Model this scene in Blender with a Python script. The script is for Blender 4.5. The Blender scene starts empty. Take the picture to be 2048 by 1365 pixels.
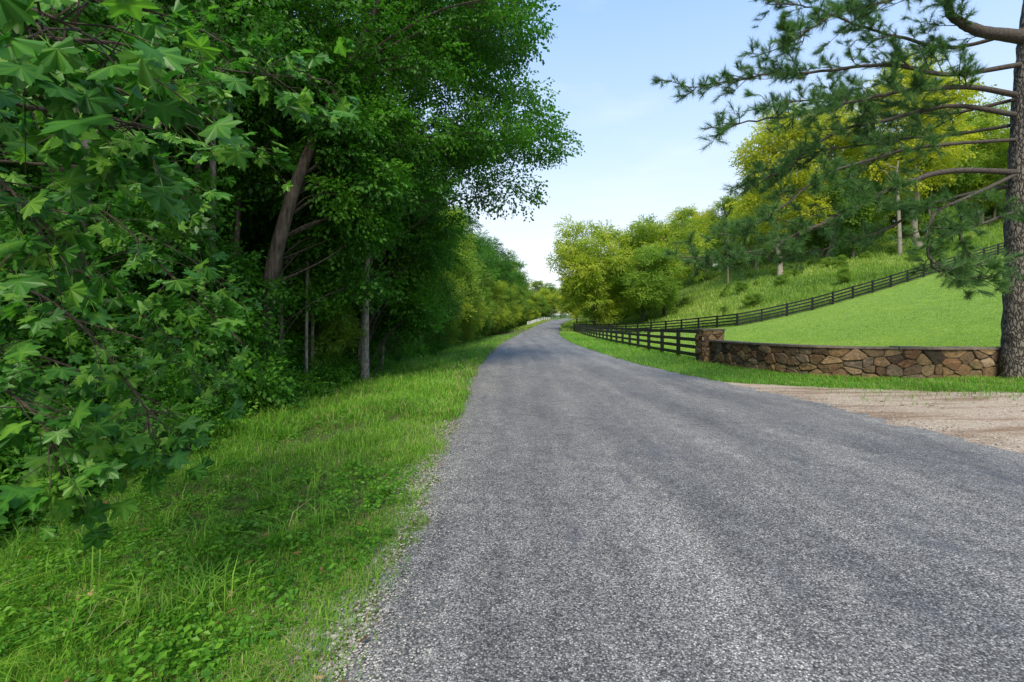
import bpy, math, numpy as np
from mathutils import Vector
rng=np.random.default_rng(7)
sc=bpy.context.scene
F=967.0; CX=1024.0; HY=650.0; H=1.6
def P(u,v,d):  # surveyed position: photo bearing + distance -> world metres
    return np.array([(u-CX)/F*d, d, H-(v-HY)/F*d])
def nrm(a): return a/(np.linalg.norm(a,axis=-1,keepdims=True)+1e-9)
def sst(a,b,x):
    t=np.clip((x-a)/(b-a),0,1); return t*t*(3-2*t)
def sp(x): return np.logaddexp(0,x)
# ---------------------------------------------------------------- mesh builder
class MB:
    def __init__(s): s.v=[];s.f=[];s.k=[];s.m=[];s.t=[];s.n=0
    def add(s,v,f,m=0,t=0.5):
        v=np.asarray(v,float).reshape(-1,3); f=np.asarray(f,int)
        if f.ndim==1: f=f[None]
        s.v.append(v); s.f.append((f+s.n).ravel()); s.k.append(np.full(len(f),f.shape[1]))
        s.m.append(np.broadcast_to(np.asarray(m),(len(f),)).copy()); s.t.append(np.broadcast_to(np.asarray(t,float),(len(v),)).copy()); s.n+=len(v)
    def mesh(s,name,mats,smooth=(),col=None):
        v=np.concatenate(s.v); f=np.concatenate(s.f); k=np.concatenate(s.k); m=np.concatenate(s.m); t=np.concatenate(s.t)
        me=bpy.data.meshes.new(name)
        me.vertices.add(len(v)); me.vertices.foreach_set('co',v.astype(np.float32).ravel())
        me.loops.add(len(f)); me.loops.foreach_set('vertex_index',f.astype(np.int32))
        me.polygons.add(len(k)); st=np.concatenate([[0],np.cumsum(k)[:-1]])
        me.polygons.foreach_set('loop_start',st.astype(np.int32))
        me.polygons.foreach_set('material_index',m.astype(np.int32))
        me.polygons.foreach_set('use_smooth',np.isin(m,list(smooth)) if len(smooth) else np.zeros(len(m),bool))
        for a in mats: me.materials.append(a)
        at=me.attributes.new('tint','FLOAT','POINT'); at.data.foreach_set('value',t.astype(np.float32))
        if col is not None:
            ca=me.attributes.new('gcol','FLOAT_COLOR','POINT')
            ca.data.foreach_set('color',np.concatenate([col,np.ones((len(col),1))],1).astype(np.float32).ravel())
        me.update(calc_edges=True); me.validate()
        return me
    def obj(s,name,mats,smooth=(),parent=None,col=None):
        o=bpy.data.objects.new(name,s.mesh(name,mats,smooth,col)); sc.collection.objects.link(o)
        if parent: o.parent=parent
        return o
def empty(name,loc=(0,0,0)):
    e=bpy.data.objects.new(name,None); e.location=loc; e.empty_display_size=.2; sc.collection.objects.link(e); return e
def tube(mb,pts,rad,n=7,m=0,t=0.5):
    p=np.asarray(pts,float); r=np.broadcast_to(np.asarray(rad,float),(len(p),))
    d=nrm(np.gradient(p,axis=0))
    if abs(d[0,2])>.6: ref=np.tile([[1.,0,0]],(len(p),1))
    else: ref=np.tile([[0,0,1.]],(len(p),1))
    a=nrm(np.cross(d,ref)); b=np.cross(d,a)
    th=np.linspace(0,2*np.pi,n,endpoint=False)
    v=p[:,None]+r[:,None,None]*(np.cos(th)[None,:,None]*a[:,None]+np.sin(th)[None,:,None]*b[:,None])
    i=np.arange(len(p)-1)[:,None]*n; j=np.arange(n)[None]; j2=(j+1)%n
    f=np.stack([i+j,i+j2,i+n+j2,i+n+j],-1).reshape(-1,4)
    mb.add(v,f,m,t)
def spline(pts,n):
    p=np.asarray(pts,float); k=len(p); q=np.vstack([2*p[0]-p[1],p,2*p[-1]-p[-2]])
    t=np.linspace(0,k-1-1e-6,n); i=t.astype(int); u=(t-i)[:,None]
    a,b,c,d=q[i],q[i+1],q[i+2],q[i+3]
    return .5*(2*b+(c-a)*u+(2*a-5*b+4*c-d)*u**2+(3*b-a-3*c+d)*u**3)
def box(mb,c,hx,hy,hz,ax=(1,0,0),m=0,t=.5,az=(0,0,1)):
    ax=nrm(np.array(ax,float)); az=nrm(np.array(az,float)); ay=nrm(np.cross(az,ax)); az=np.cross(ax,ay)
    s=np.array([[x,y,z] for x in(-1,1) for y in(-1,1) for z in(-1,1)],float)
    v=np.array(c)+s[:,:1]*hx*ax+s[:,1:2]*hy*ay+s[:,2:]*hz*az
    mb.add(v,[[0,1,3,2],[4,6,7,5],[0,4,5,1],[2,3,7,6],[0,2,6,4],[1,5,7,3]],m,t)
# ---------------------------------------------------------------- material helpers
def mat(name):
    m=bpy.data.materials.new(name); m.use_nodes=True; nt=m.node_tree; b=nt.nodes['Principled BSDF']
    b.inputs['Specular IOR Level'].default_value=.3
    return m,nt,b
def ramp(nt,fac,stops,interp='LINEAR'):
    r=nt.nodes.new('ShaderNodeValToRGB'); e=r.color_ramp.elements; r.color_ramp.interpolation=interp
    while len(e)<len(stops): e.new(.5)
    for x,(p,c) in zip(e,stops): x.position=p; x.color=(*c,1) if len(c)==3 else c
    nt.links.new(fac,r.inputs[0]); return r.outputs[0]
def noise(nt,vec,scale,detail=4,rough=.55):
    n=nt.nodes.new('ShaderNodeTexNoise'); n.inputs['Scale'].default_value=scale; n.inputs['Detail'].default_value=detail; n.inputs['Roughness'].default_value=rough
    nt.links.new(vec,n.inputs['Vector']); return n.outputs['Fac']
def mix(nt,fac,a,b,mode='MIX'):
    n=nt.nodes.new('ShaderNodeMix'); n.data_type='RGBA'; n.blend_type=mode
    for s,v in((n.inputs[0],fac),(n.inputs[6],a),(n.inputs[7],b)):
        if isinstance(v,(int,float)): s.default_value=v
        elif isinstance(v,tuple): s.default_value=(*v,1)
        else: nt.links.new(v,s)
    return n.outputs[2]
def bump(nt,b,h,st,dist=.02):
    n=nt.nodes.new('ShaderNodeBump'); n.inputs['Strength'].default_value=st; n.inputs['Distance'].default_value=dist
    nt.links.new(h,n.inputs['Height']); nt.links.new(n.outputs[0],b.inputs['Normal'])
def pos(nt,scale=(1,1,1),obj=False):
    if obj: o=nt.nodes.new('ShaderNodeTexCoord').outputs['Object']
    else: o=nt.nodes.new('ShaderNodeNewGeometry').outputs['Position']
    if scale==(1,1,1): return o
    mp=nt.nodes.new('ShaderNodeMapping'); mp.inputs['Scale'].default_value=scale; nt.links.new(o,mp.inputs[0]); return mp.outputs[0]
def attr(nt,name='tint'):
    a=nt.nodes.new('ShaderNodeAttribute'); a.attribute_name=name; return a
def leaf_mat(name,dark,mid,light,trans=.4,rough=.45,tb=1.3,rnd=False):
    m,nt,b=mat(name); t=attr(nt).outputs['Fac']
    if rnd:
        oi=nt.nodes.new('ShaderNodeObjectInfo'); ma=nt.nodes.new('ShaderNodeMath'); ma.operation='MULTIPLY_ADD'
        nt.links.new(oi.outputs['Random'],ma.inputs[0]); ma.inputs[1].default_value=.5; nt.links.new(t,ma.inputs[2])
        mb_=nt.nodes.new('ShaderNodeMath'); mb_.operation='SUBTRACT'; nt.links.new(ma.outputs[0],mb_.inputs[0]); mb_.inputs[1].default_value=.25; t=mb_.outputs[0]
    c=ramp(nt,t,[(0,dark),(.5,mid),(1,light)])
    nt.links.new(c,b.inputs['Base Color']); b.inputs['Roughness'].default_value=rough
    if trans>0:
        tr=nt.nodes.new('ShaderNodeBsdfTranslucent'); tc=mix(nt,1.0,c,(min(1,tb*1.15),tb,tb*.5),'MULTIPLY'); nt.links.new(tc,tr.inputs[0])
        ms=nt.nodes.new('ShaderNodeMixShader'); ms.inputs[0].default_value=trans
        nt.links.new(b.outputs[0],ms.inputs[1]); nt.links.new(tr.outputs[0],ms.inputs[2])
        nt.links.new(ms.outputs[0],nt.nodes['Material Output'].inputs[0])
    return m
def bark_mat(name,a,c,sc_=6,zs=.2,vor=False,st=.8):
    m,nt,b=mat(name); p=pos(nt,(1,1,zs),True)
    n=noise(nt,p,sc_*2,6,.65)
    if vor:
        v=nt.nodes.new('ShaderNodeTexVoronoi'); v.feature='DISTANCE_TO_EDGE'; v.inputs['Scale'].default_value=sc_
        dd=nt.nodes.new('ShaderNodeVectorMath'); dd.operation='ADD'; nn=nt.nodes.new('ShaderNodeTexNoise'); nn.inputs['Scale'].default_value=sc_; nt.links.new(p,nn.inputs['Vector'])
        sm=nt.nodes.new('ShaderNodeVectorMath'); sm.operation='SCALE'; sm.inputs['Scale'].default_value=.12; nt.links.new(nn.outputs['Color'],sm.inputs[0])
        nt.links.new(p,dd.inputs[0]); nt.links.new(sm.outputs[0],dd.inputs[1]); nt.links.new(dd.outputs[0],v.inputs['Vector'])
        h=ramp(nt,v.outputs['Distance'],[(0,(0,0,0)),(.22,(1,1,1))])
        c0=mix(nt,n,a,c); cc=mix(nt,h,tuple(x*.2 for x in a),c0); hh=mix(nt,.3,h,n)
    else:
        cc=ramp(nt,n,[(.35,a),(.65,c)]); hh=n
    nt.links.new(cc,b.inputs['Base Color']); b.inputs['Roughness'].default_value=.9; bump(nt,b,hh,st,.03); return m
M={}
M['bark']=bark_mat('bark_brown',(.02,.016,.011),(.085,.066,.048),9,st=1)
M['oakb']=bark_mat('oak_bark',(.03,.023,.016),(.12,.095,.07),8,.2,st=1)
M['barkl']=bark_mat('bark_light',(.1,.09,.07),(.36,.32,.26),7,.5,st=.5)
M['pbark']=bark_mat('pine_bark',(.11,.095,.08),(.32,.29,.25),13,.42,True,1)
M['pbranch']=bark_mat('pine_branch_bark',(.03,.026,.022),(.11,.095,.08),14,1)
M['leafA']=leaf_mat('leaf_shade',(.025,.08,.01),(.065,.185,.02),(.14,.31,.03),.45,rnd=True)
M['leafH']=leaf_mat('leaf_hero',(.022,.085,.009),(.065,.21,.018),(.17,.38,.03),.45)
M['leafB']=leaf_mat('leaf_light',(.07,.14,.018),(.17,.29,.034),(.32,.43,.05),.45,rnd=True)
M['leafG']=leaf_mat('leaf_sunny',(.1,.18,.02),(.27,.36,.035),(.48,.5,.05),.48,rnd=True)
M['leafY']=leaf_mat('leaf_yellow',(.18,.21,.02),(.44,.44,.035),(.66,.6,.05),.48)
M['leafS']=leaf_mat('sycamore_leaf',(.02,.085,.014),(.06,.2,.024),(.22,.42,.05),.42,.38)
M['needle']=leaf_mat('pine_needles',(.03,.085,.028),(.075,.18,.05),(.17,.3,.065),.25,.5)
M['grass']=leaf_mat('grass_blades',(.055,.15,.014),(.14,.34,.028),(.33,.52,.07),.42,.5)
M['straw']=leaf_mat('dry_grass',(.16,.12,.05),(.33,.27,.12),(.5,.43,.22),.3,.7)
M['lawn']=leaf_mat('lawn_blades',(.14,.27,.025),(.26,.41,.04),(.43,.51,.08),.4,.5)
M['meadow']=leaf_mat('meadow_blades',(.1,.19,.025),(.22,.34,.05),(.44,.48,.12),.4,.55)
M['dead']=leaf_mat('fallen_leaf',(.12,.06,.025),(.28,.16,.07),(.5,.38,.18),.2,.7)
def plain(name,c,r=.7,var=.3,s=8):
    m,nt,b=mat(name); n=noise(nt,pos(nt),s,5); nt.links.new(ramp(nt,n,[(.25,tuple(x*(1-var) for x in c)),(.75,tuple(x*(1+var) for x in c))]),b.inputs['Base Color']); b.inputs['Roughness'].default_value=r; return m
M['black']=plain('black_fence_paint',(.012,.012,.014),.5,.4)
M['white']=plain('white_fence_paint',(.75,.75,.72),.5,.05)
M['pole']=plain('weathered_pole_wood',(.36,.29,.22),.8,.2)
M['metal']=plain('grey_metal',(.3,.3,.3),.5,.1)
m,nt,b=mat('field_stone'); M['stone']=m
t=attr(nt).outputs['Fac']
c=ramp(nt,t,[(0,(.045,.033,.024)),(.16,(.15,.095,.05)),(.32,(.25,.17,.085)),(.48,(.09,.063,.045)),(.62,(.31,.215,.11)),(.78,(.14,.115,.09)),(.9,(.19,.105,.055)),(1,(.33,.26,.175))])
n=noise(nt,pos(nt),14,8,.7); c2=mix(nt,1.0,c,ramp(nt,n,[(.3,(.45,.43,.4)),(.7,(1.35,1.3,1.25))]),'MULTIPLY')
n3=noise(nt,pos(nt),3,5,.6); c2=mix(nt,ramp(nt,n3,[(.52,(0,0,0)),(.7,(.6,.6,.6))]),c2,(.06,.065,.03))
nt.links.new(c2,b.inputs['Base Color']); b.inputs['Roughness'].default_value=.9; bump(nt,b,n,.9,.04)
M['mortar']=plain('mortar',(.06,.047,.036),.95,.3,30)
M['cap']=plain('cap_stone',(.15,.125,.1),.9,.4,6)
# asphalt
m,nt,b=mat('chipseal_asphalt'); M['asph']=m; p=pos(nt)
v=nt.nodes.new('ShaderNodeTexVoronoi'); v.inputs['Scale'].default_value=105; nt.links.new(p,v.inputs['Vector'])
sepc=nt.nodes.new('ShaderNodeSeparateColor'); nt.links.new(v.outputs['Color'],sepc.inputs[0])
chips=ramp(nt,sepc.outputs[0],[(0,(.065,.065,.067)),(.3,(.16,.16,.161)),(.7,(.28,.277,.273)),(.93,(.41,.402,.39)),(1,(.62,.6,.57))])
edge=ramp(nt,v.outputs['Distance'],[(.35,(1,1,1)),(.75,(.38,.38,.39))])
c=mix(nt,1.0,chips,edge,'MULTIPLY')
big=noise(nt,pos(nt,(1,.25,1)),.9,6,.65); c=mix(nt,1.0,c,ramp(nt,big,[(.35,(.76,.765,.785)),(.62,(1.18,1.165,1.14))]),'MULTIPLY')
trk=noise(nt,pos(nt,(1.1,.03,1)),1.3,3,.5); c=mix(nt,1.0,c,ramp(nt,trk,[(.4,(.86,.865,.88)),(.6,(1.13,1.12,1.1))]),'MULTIPLY')
mid_=noise(nt,pos(nt),6,5,.7); c=mix(nt,1.0,c,ramp(nt,mid_,[(.35,(.78,.78,.79)),(.65,(1.18,1.18,1.17))]),'MULTIPLY')
st=noise(nt,pos(nt,(1.4,.45,1)),2.1,6,.7); stf=ramp(nt,st,[(.57,(0,0,0)),(.68,(.6,.6,.6))]); c=mix(nt,stf,c,(.075,.083,.1))
wv=nt.nodes.new('ShaderNodeTexNoise'); wv.inputs['Scale'].default_value=3; wv.inputs['Detail'].default_value=5; nt.links.new(p,wv.inputs['Vector'])
ws=nt.nodes.new('ShaderNodeVectorMath'); ws.operation='SCALE'; ws.inputs['Scale'].default_value=.5; nt.links.new(wv.outputs['Color'],ws.inputs[0])
wa=nt.nodes.new('ShaderNodeVectorMath'); wa.operation='ADD'; nt.links.new(p,wa.inputs[0]); nt.links.new(ws.outputs[0],wa.inputs[1])
vc=nt.nodes.new('ShaderNodeTexVoronoi'); vc.feature='DISTANCE_TO_EDGE'; vc.inputs['Scale'].default_value=.36; nt.links.new(wa.outputs[0],vc.inputs['Vector'])
ck=ramp(nt,vc.outputs['Distance'],[(0,(1,1,1)),(.004,(.7,.7,.7)),(.009,(0,0,0))]); cm=ramp(nt,noise(nt,p,.5,3),[(.5,(0,0,0)),(.62,(.6,.6,.6))])
c=mix(nt,mix(nt,1.0,ck,cm,'MULTIPLY'),c,(.05,.05,.054))
nt.links.new(c,b.inputs['Base Color']); b.inputs['Roughness'].default_value=.75
bump(nt,b,edge,.5,.006)
# gravel drive
m,nt,b=mat('gravel_dirt'); M['grav']=m; p=pos(nt)
v=nt.nodes.new('ShaderNodeTexVoronoi'); v.inputs['Scale'].default_value=55; nt.links.new(p,v.inputs['Vector'])
sepc=nt.nodes.new('ShaderNodeSeparateColor'); nt.links.new(v.outputs['Color'],sepc.inputs[0])
c=ramp(nt,sepc.outputs[0],[(0,(.26,.2,.145)),(.6,(.4,.32,.245)),(1,(.54,.47,.39))])
n=noise(nt,pos(nt,(.35,1.6,1)),1.1,8,.7); c=mix(nt,ramp(nt,n,[(.48,(0,0,0)),(.62,(.85,.85,.85))]),c,(.2,.12,.07))
nt.links.new(c,b.inputs['Base Color']); b.inputs['Roughness'].default_value=.95; bump(nt,b,mix(nt,.5,v.outputs['Distance'],n),.7,.02)
M['pebble']=leaf_mat('pebble_stone',(.12,.11,.1),(.27,.25,.225),(.5,.47,.42),0.0,.9)
# ground
m,nt,b=mat('ground_soil_grass'); M['ground']=m
a=attr(nt,'gcol').outputs['Color']; n=noise(nt,pos(nt),1.3,9,.7); n2=noise(nt,pos(nt),30,4,.7)
c=mix(nt,1.0,a,ramp(nt,n,[(.3,(.7,.75,.65)),(.7,(1.3,1.22,1.25))]),'MULTIPLY'); c=mix(nt,1.0,c,ramp(nt,n2,[(.3,(.6,.6,.6)),(.7,(1.4,1.4,1.4))]),'MULTIPLY')
nt.links.new(c,b.inputs['Base Color']); b.inputs['Roughness'].default_value=.95; bump(nt,b,n2,.9,.05)
# ---------------------------------------------------------------- terrain definition
yy=np.arange(-60,900,.5)
def smt(tab,s=2.0):
    a=np.interp(yy,*zip(*tab)); k=np.exp(-.5*(np.arange(-40,41)*.5/s)**2); k/=k.sum()
    return np.convolve(np.pad(a,40,mode='edge'),k,'valid')
XL=smt([(-60,-.8),(3,-.78),(5.3,-.85),(7.4,-.91),(10.3,-1.06),(15.5,-1.26),(22,-1.3),(38.7,-.96),(55,-.1),(77,1.5),(105,4.4),(135,8.4),(160,13),(180,21),(195,36),(215,75),(240,115)],3)
XR=smt([(-60,6.4),(5.7,6.15),(10,6.15),(12.9,5.8),(15.5,5.25),(22,4.85),(38.7,5.0),(55,5.8),(77,7.4),(105,10.3),(135,14.2),(160,19.5),(180,29),(195,48),(215,95),(240,145)],1.6)
ZR=smt([(-60,0),(60,0),(85,.3),(135,1.9),(170,3.4),(200,4.2),(260,5),(400,8),(900,20)],10)
xl=lambda y:np.interp(y,yy,XL); xr=lambda y:np.interp(y,yy,XR); zr=lambda y:np.interp(y,yy,ZR)
def hh(x,y):
    x=np.asarray(x,float); y=np.asarray(y,float)
    z=zr(y)+0*x
    s=xl(y)-x
    z=z-.5*sst(.5,5,s)+.03*np.sin(x*2.1+y*.7)*sst(.3,1.5,s)+.03*np.sin(y*1.9-x)*sst(.3,1.5,s)
    x2=x-np.clip(xr(y)-7,0,80)
    hill=.235*4.0*sp((x2-19)/4.0)+14*np.tanh(.13*8*sp((y-55)/8)/14)*sst(15,48,x2)
    hill=45*np.tanh(hill/45)
    z=z+hill+.25*sst(20,60,s)*np.sin(x*.11+y*.07)
    return z
BF=np.array([[10.8,84],[16,66],[24,50.5],[31,50],[40,52],[59,58],[80,64]],float)
yb=lambda x:np.interp(x,BF[:,0],BF[:,1])
def gap(x): return np.interp(x,[5.7,6.5,7.5,9,11,15,25],[13.2,12.5,12.0,11.2,10.5,9.8,9.2])
def axis(lo,f0,f1,hi,st,g=1.13):
    a=[f0]; s=st
    while a[-1]>lo: s*=g; a.append(a[-1]-s)
    c=[f1]; s=st
    while c[-1]<hi: s*=g; c.append(c[-1]+s)
    return np.array(a[:0:-1]+list(np.arange(f0,f1,st))+c)
xs=axis(-500,-8,22,500,.22,1.09); ys=axis(-40,-2,30,800,.25,1.05)
X,Y=np.meshgrid(xs,ys); Z=hh(X,Y)
inside=sst(.15,.5,X-xl(Y))*sst(.15,.5,xr(Y)-X); Z=Z-.07*inside
nx,ny=len(xs),len(ys)
i=np.arange(ny-1)[:,None]*nx; j=np.arange(nx-1)[None]
f=np.stack([i+j,i+j+1,i+nx+j+1,i+nx+j],-1).reshape(-1,4)
col=np.zeros((ny,nx,3)); s=xl(Y)-X
col[:]=(.1,.17,.035)
def setc(mask,c): 
    mk=mask[...,None]; col[:]=col*(1-mk)+np.array(c)*mk
setc((X>7.9)*(Y<yb(X))*1.0,(.17,.28,.04))
setc((Y>yb(X))*(X>10)*1.0,(.14,.22,.04))
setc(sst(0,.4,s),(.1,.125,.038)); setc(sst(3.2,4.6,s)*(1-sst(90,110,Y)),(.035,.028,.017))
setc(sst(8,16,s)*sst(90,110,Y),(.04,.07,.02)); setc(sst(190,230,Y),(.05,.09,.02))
setc((1-sst(.0,.3,np.abs(s-.0)))*.8,(.19,.165,.135))
setc((Y<13)*(X>9)*.8,(.2,.13,.08))
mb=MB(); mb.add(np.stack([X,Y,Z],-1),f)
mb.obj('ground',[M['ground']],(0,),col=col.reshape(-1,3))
# road
ry=np.concatenate([np.arange(-20,30,.06),np.arange(30,120,1.0),np.arange(120,232,1.)])
gw=lambda y:.5+.5*np.sin(y*1.9+.6)*np.sin(y*.83+1.7)   # where the shoulder has washed out
def rag(y,a):
    return (.06*np.sin(y*5.1+a)+.045*np.sin(y*11.3+2*a+np.sin(y*3))+.035*np.sin(y*23+3*a+2*np.sin(y*5))+.025*np.sin(y*47+a)+.05*np.sin(y*1.7+a))*(.6+.6*np.sin(y*.9+a)**2)
l=xl(ry)+rag(ry,1.); r=xr(ry)+rag(ry,4.)*1.3
tt=np.concatenate([[0,.02],np.linspace(.07,.93,12),[.98,1]]); n_=len(tt); RX=l[:,None]*(1-tt)+r[:,None]*tt; RY=np.repeat(ry[:,None],n_,1)
lift=np.interp(ry,[0,30,80,260],[.022,.03,.08,.3])[:,None]
RZ=hh(np.clip(RX,xl(RY),xr(RY)),RY)+lift+.05*(1-(2*tt-1)**2)*1.0
RZ[:,0]-=.035; RZ[:,-1]-=.025
i=np.arange(len(ry)-1)[:,None]*n_; j=np.arange(n_-1)[None]
mb=MB(); mb.add(np.stack([RX,RY,RZ],-1),np.stack([i+j,i+j+1,i+n_+j+1,i+n_+j],-1).reshape(-1,4)); mb.obj('asphalt_road',[M['asph']],(0,))
# gravel driveway
gx=np.arange(5.3,21,.12); tt=np.linspace(0,1,40)
top=gap(gx)+.10*np.sin(gx*3.1)+.07*np.sin(gx*7.7+1)+.05*np.sin(gx*17)
GY=-14+(top[:,None]+14)*tt; GX=np.repeat(gx[:,None],40,1); GZ=hh(GX,GY)+.012
i=np.arange(len(gx)-1)[:,None]*40; j=np.arange(39)[None]
mb=MB(); mb.add(np.stack([GX,GY,GZ],-1),np.stack([i+j,i+40+j,i+40+j+1,i+j+1],-1).reshape(-1,4)); mb.obj('gravel_driveway',[M['grav']],(0,))
# pebbles
oct_=np.array([[1,0,0],[-1,0,0],[0,1,0],[0,-1,0],[0,0,1],[0,0,-1]],float)
of=np.array([[0,2,4],[2,1,4],[1,3,4],[3,0,4],[2,0,5],[1,2,5],[3,1,5],[0,3,5]])
def pebbles(mb,x,y,r,lift=.01,tm=.5):
    n=len(x); S=rng.uniform(.6,1.3,(n,6,3))*r[:,None,None]*np.array([1,1,.6])
    v=oct_[None]*S; a=rng.uniform(0,6.3,n); c,s_=np.cos(a),np.sin(a)
    vx=v[...,0]*c[:,None]-v[...,1]*s_[:,None]; vy=v[...,0]*s_[:,None]+v[...,1]*c[:,None]
    v=np.stack([vx+x[:,None],vy+y[:,None],v[...,2]+(hh(x,y)+lift)[:,None]],-1)
    mb.add(v,(of[None]+6*np.arange(n)[:,None,None]).reshape(-1,3),0,np.repeat(rng.normal(tm,.25,n),6))
mb=MB(); n=16000
y=1.8+rng.exponential(3.6,n); k=rng.random(n)<.3+.7*gw(y); y=y[k]; x=xl(y)-.03+rng.normal(-.06,.09,len(y))*(.7+1.9*gw(y)); pebbles(mb,x,y,rng.uniform(.004,.017,len(y)),.008)
n=2000; y=1.8+rng.exponential(3.2,n); x=xl(y)+rng.exponential(.22,n); pebbles(mb,x,y,rng.uniform(.003,.009,n),.035,.7)
y=2+10*rng.random(2500); x=xr(y)+rng.normal(0,.4,2500); pebbles(mb,x,y,rng.uniform(.006,.016,2500),.024)
x=rng.uniform(6,14,900); y=rng.uniform(4,10.5,900); pebbles(mb,x,y,rng.uniform(.006,.03,900)*rng.uniform(.5,1,900),.015)
mb.obj('gravel',[M['pebble']])
# ---------------------------------------------------------------- grass
def blades(mb,x,y,ln,w,lean=.5,t0=.5,ts=.18,dry=0):
    n=len(x); a=rng.uniform(0,2*np.pi,n); d=np.stack([np.cos(a),np.sin(a),0*a],-1); sd=np.stack([-np.sin(a),np.cos(a),0*a],-1)
    b=np.stack([x,y,hh(x,y)-.01],-1); le=(np.abs(rng.normal(lean,.35,n))*ln)[:,None]; L=ln[:,None]; W=w[:,None]; up=np.array([0,0,1.])
    p1=b+d*le*.25+up*L*.55; p2=b+d*le+up*L*(.95-.25*np.clip(le/L,0,1.5)) 
    v=np.stack([b-sd*W,b+sd*W,p1+sd*W*.8,p1-sd*W*.8,p2],1)
    o=5*np.arange(n)[:,None]; t=rng.normal(t0,ts,n)
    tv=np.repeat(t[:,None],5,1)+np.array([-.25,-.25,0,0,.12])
    mi=(rng.random(n)<dry).astype(int)
    mb.add(v,np.concatenate([o+np.array([[0,1,2]]),o+np.array([[0,2,3]]),o+np.array([[3,2,4]])]),np.tile(mi,3),tv.ravel())
def patch(x,y): return .5+.5*np.sin(x*1.7+1.3*np.sin(y*.9))*np.sin(y*1.3+1.1*np.sin(x*1.1))
def fbm(x,y):
    r=0
    for k,(a,b_) in enumerate([(1,.3),(-.4,1.1),(.8,-.7),(1.9,1.3),(-2.3,1.7),(3.1,-2.9),(5.3,4.1),(-4.7,6.1)]): r=r+np.sin(x*a+y*b_+k*2.1+1.2*np.sin(x*b_*.6-y*a*.5+k))/(1+.35*k)
    return .5+.16*r
mb=MB()
def verge(n,ymin,ymax,ll,w,t0=.5):
    y=1/(1/ymin-rng.random(n)*(1/ymin-1/ymax)); s=rng.uniform(-.06,4.9,n)**1.0
    s=np.where(rng.random(n)<.17,rng.uniform(-.16,.5,n),s); x=xl(y)-s
    pt=patch(x,y); fb=fbm(x*1.6,y*1.4); keep=rng.random(n)<np.clip(sst(-.12,.42,s+rng.normal(0,.15,n)-.28*(gw(y)-.45))*(.5+.6*pt)*sst(.12,.38,fb),0,1); x,y,s,pt,fb=x[keep],y[keep],s[keep],pt[keep],fb[keep]
    sc_=np.clip(y/5,.75,4); k=len(x)
    tall=(1+.9*sst(2.2,4.6,s)+.9*sst(.6,.9,fb))
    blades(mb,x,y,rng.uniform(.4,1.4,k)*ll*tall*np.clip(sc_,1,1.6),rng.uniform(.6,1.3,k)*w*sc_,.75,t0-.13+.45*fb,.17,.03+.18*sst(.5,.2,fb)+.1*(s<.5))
verge(240000,1.7,14,.07,.0028); verge(60000,8,75,.13,.0035)
for k in range(230):
    y0=1.9+rng.exponential(4.5); s0=rng.uniform(.02,4.3); x0=xl(y0)-s0; n=rng.integers(14,44); b_=.03+.03*rng.random()
    blades(mb,x0+rng.normal(0,b_,n),y0+rng.normal(0,b_,n),rng.uniform(.12,.34,n)*(.4 if s0<.5 else 1),rng.uniform(.0025,.005,n),1.0,rng.normal(.62,.15),.1,.04)
mb.obj('grass_verge',[M['grass'],M['straw']])
mb=MB()
n=26000; y=1/(1/12-rng.random(n)*(1/12-1/75)); x=xr(y)+rng.uniform(0,1,n)*(8.6-xr(y)+.8*(y>20))-.05
ok=(y>gap(x)-.05+rng.normal(0,.08,n)); x,y=x[ok],y[ok]; k=len(x)
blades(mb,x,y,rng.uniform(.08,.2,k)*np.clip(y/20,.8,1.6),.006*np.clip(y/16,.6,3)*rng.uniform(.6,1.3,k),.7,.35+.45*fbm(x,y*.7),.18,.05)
n=30000; x=rng.uniform(7,16,n); u=rng.uniform(0,1,n); u=np.where(rng.random(n)<.06,-.5*rng.random(n)**2,u); y=gap(x)-.1+u*np.interp(x,[7,8,9.6,11.5,16],[6,5.5,2.6,2.6,3.2]); k=n
blades(mb,x,y,rng.uniform(.06,.17,k)*(.7+.6*patch(x*2,y*2)),.005*rng.uniform(.6,1.3,k),.7,.3+.4*fbm(x*1.3,y*1.3),.2,.1)
mb.obj('grass_roadside',[M['grass'],M['straw']])
mb=MB()
n=150000; y=1/(1/14-rng.random(n)*(1/14-1/85)); u=rng.random(n); x=8+u*(1.12*y-8); ok=(y<yb(x)-.1)&((x>8.6)|(y>21))&(~((x<15.5)&(y<14.9)))&(~((x<9.9)&(y<18.5)&(y<20-(x-8)*2.6+0)&(x<9.4)))
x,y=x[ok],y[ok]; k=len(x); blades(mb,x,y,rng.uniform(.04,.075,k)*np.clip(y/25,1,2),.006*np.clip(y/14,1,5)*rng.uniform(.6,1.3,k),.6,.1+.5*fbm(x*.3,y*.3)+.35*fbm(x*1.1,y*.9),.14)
mb.obj('lawn',[M['lawn']])
mb=MB()
n=110000; y=1/(1/46-rng.random(n)*(1/46-1/170)); x=9+rng.random(n)*(1.15*y-9); ok=(y>yb(x)+.3)&(x>xr(y)+.5)
x,y=x[ok],y[ok]; k=len(x); cl=patch(x*.6,y*.4)
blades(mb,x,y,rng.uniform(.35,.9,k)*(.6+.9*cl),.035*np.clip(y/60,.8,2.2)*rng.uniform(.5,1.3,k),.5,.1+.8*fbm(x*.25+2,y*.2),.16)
n=16000; y=rng.uniform(95,200,n); x=xl(y)-rng.random(n)*9; blades(mb,x,y,rng.uniform(.3,.6,n),.1*rng.uniform(.5,1.3,n),.5,.6,.15)
mb.obj('meadow_grass',[M['meadow']])
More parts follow.
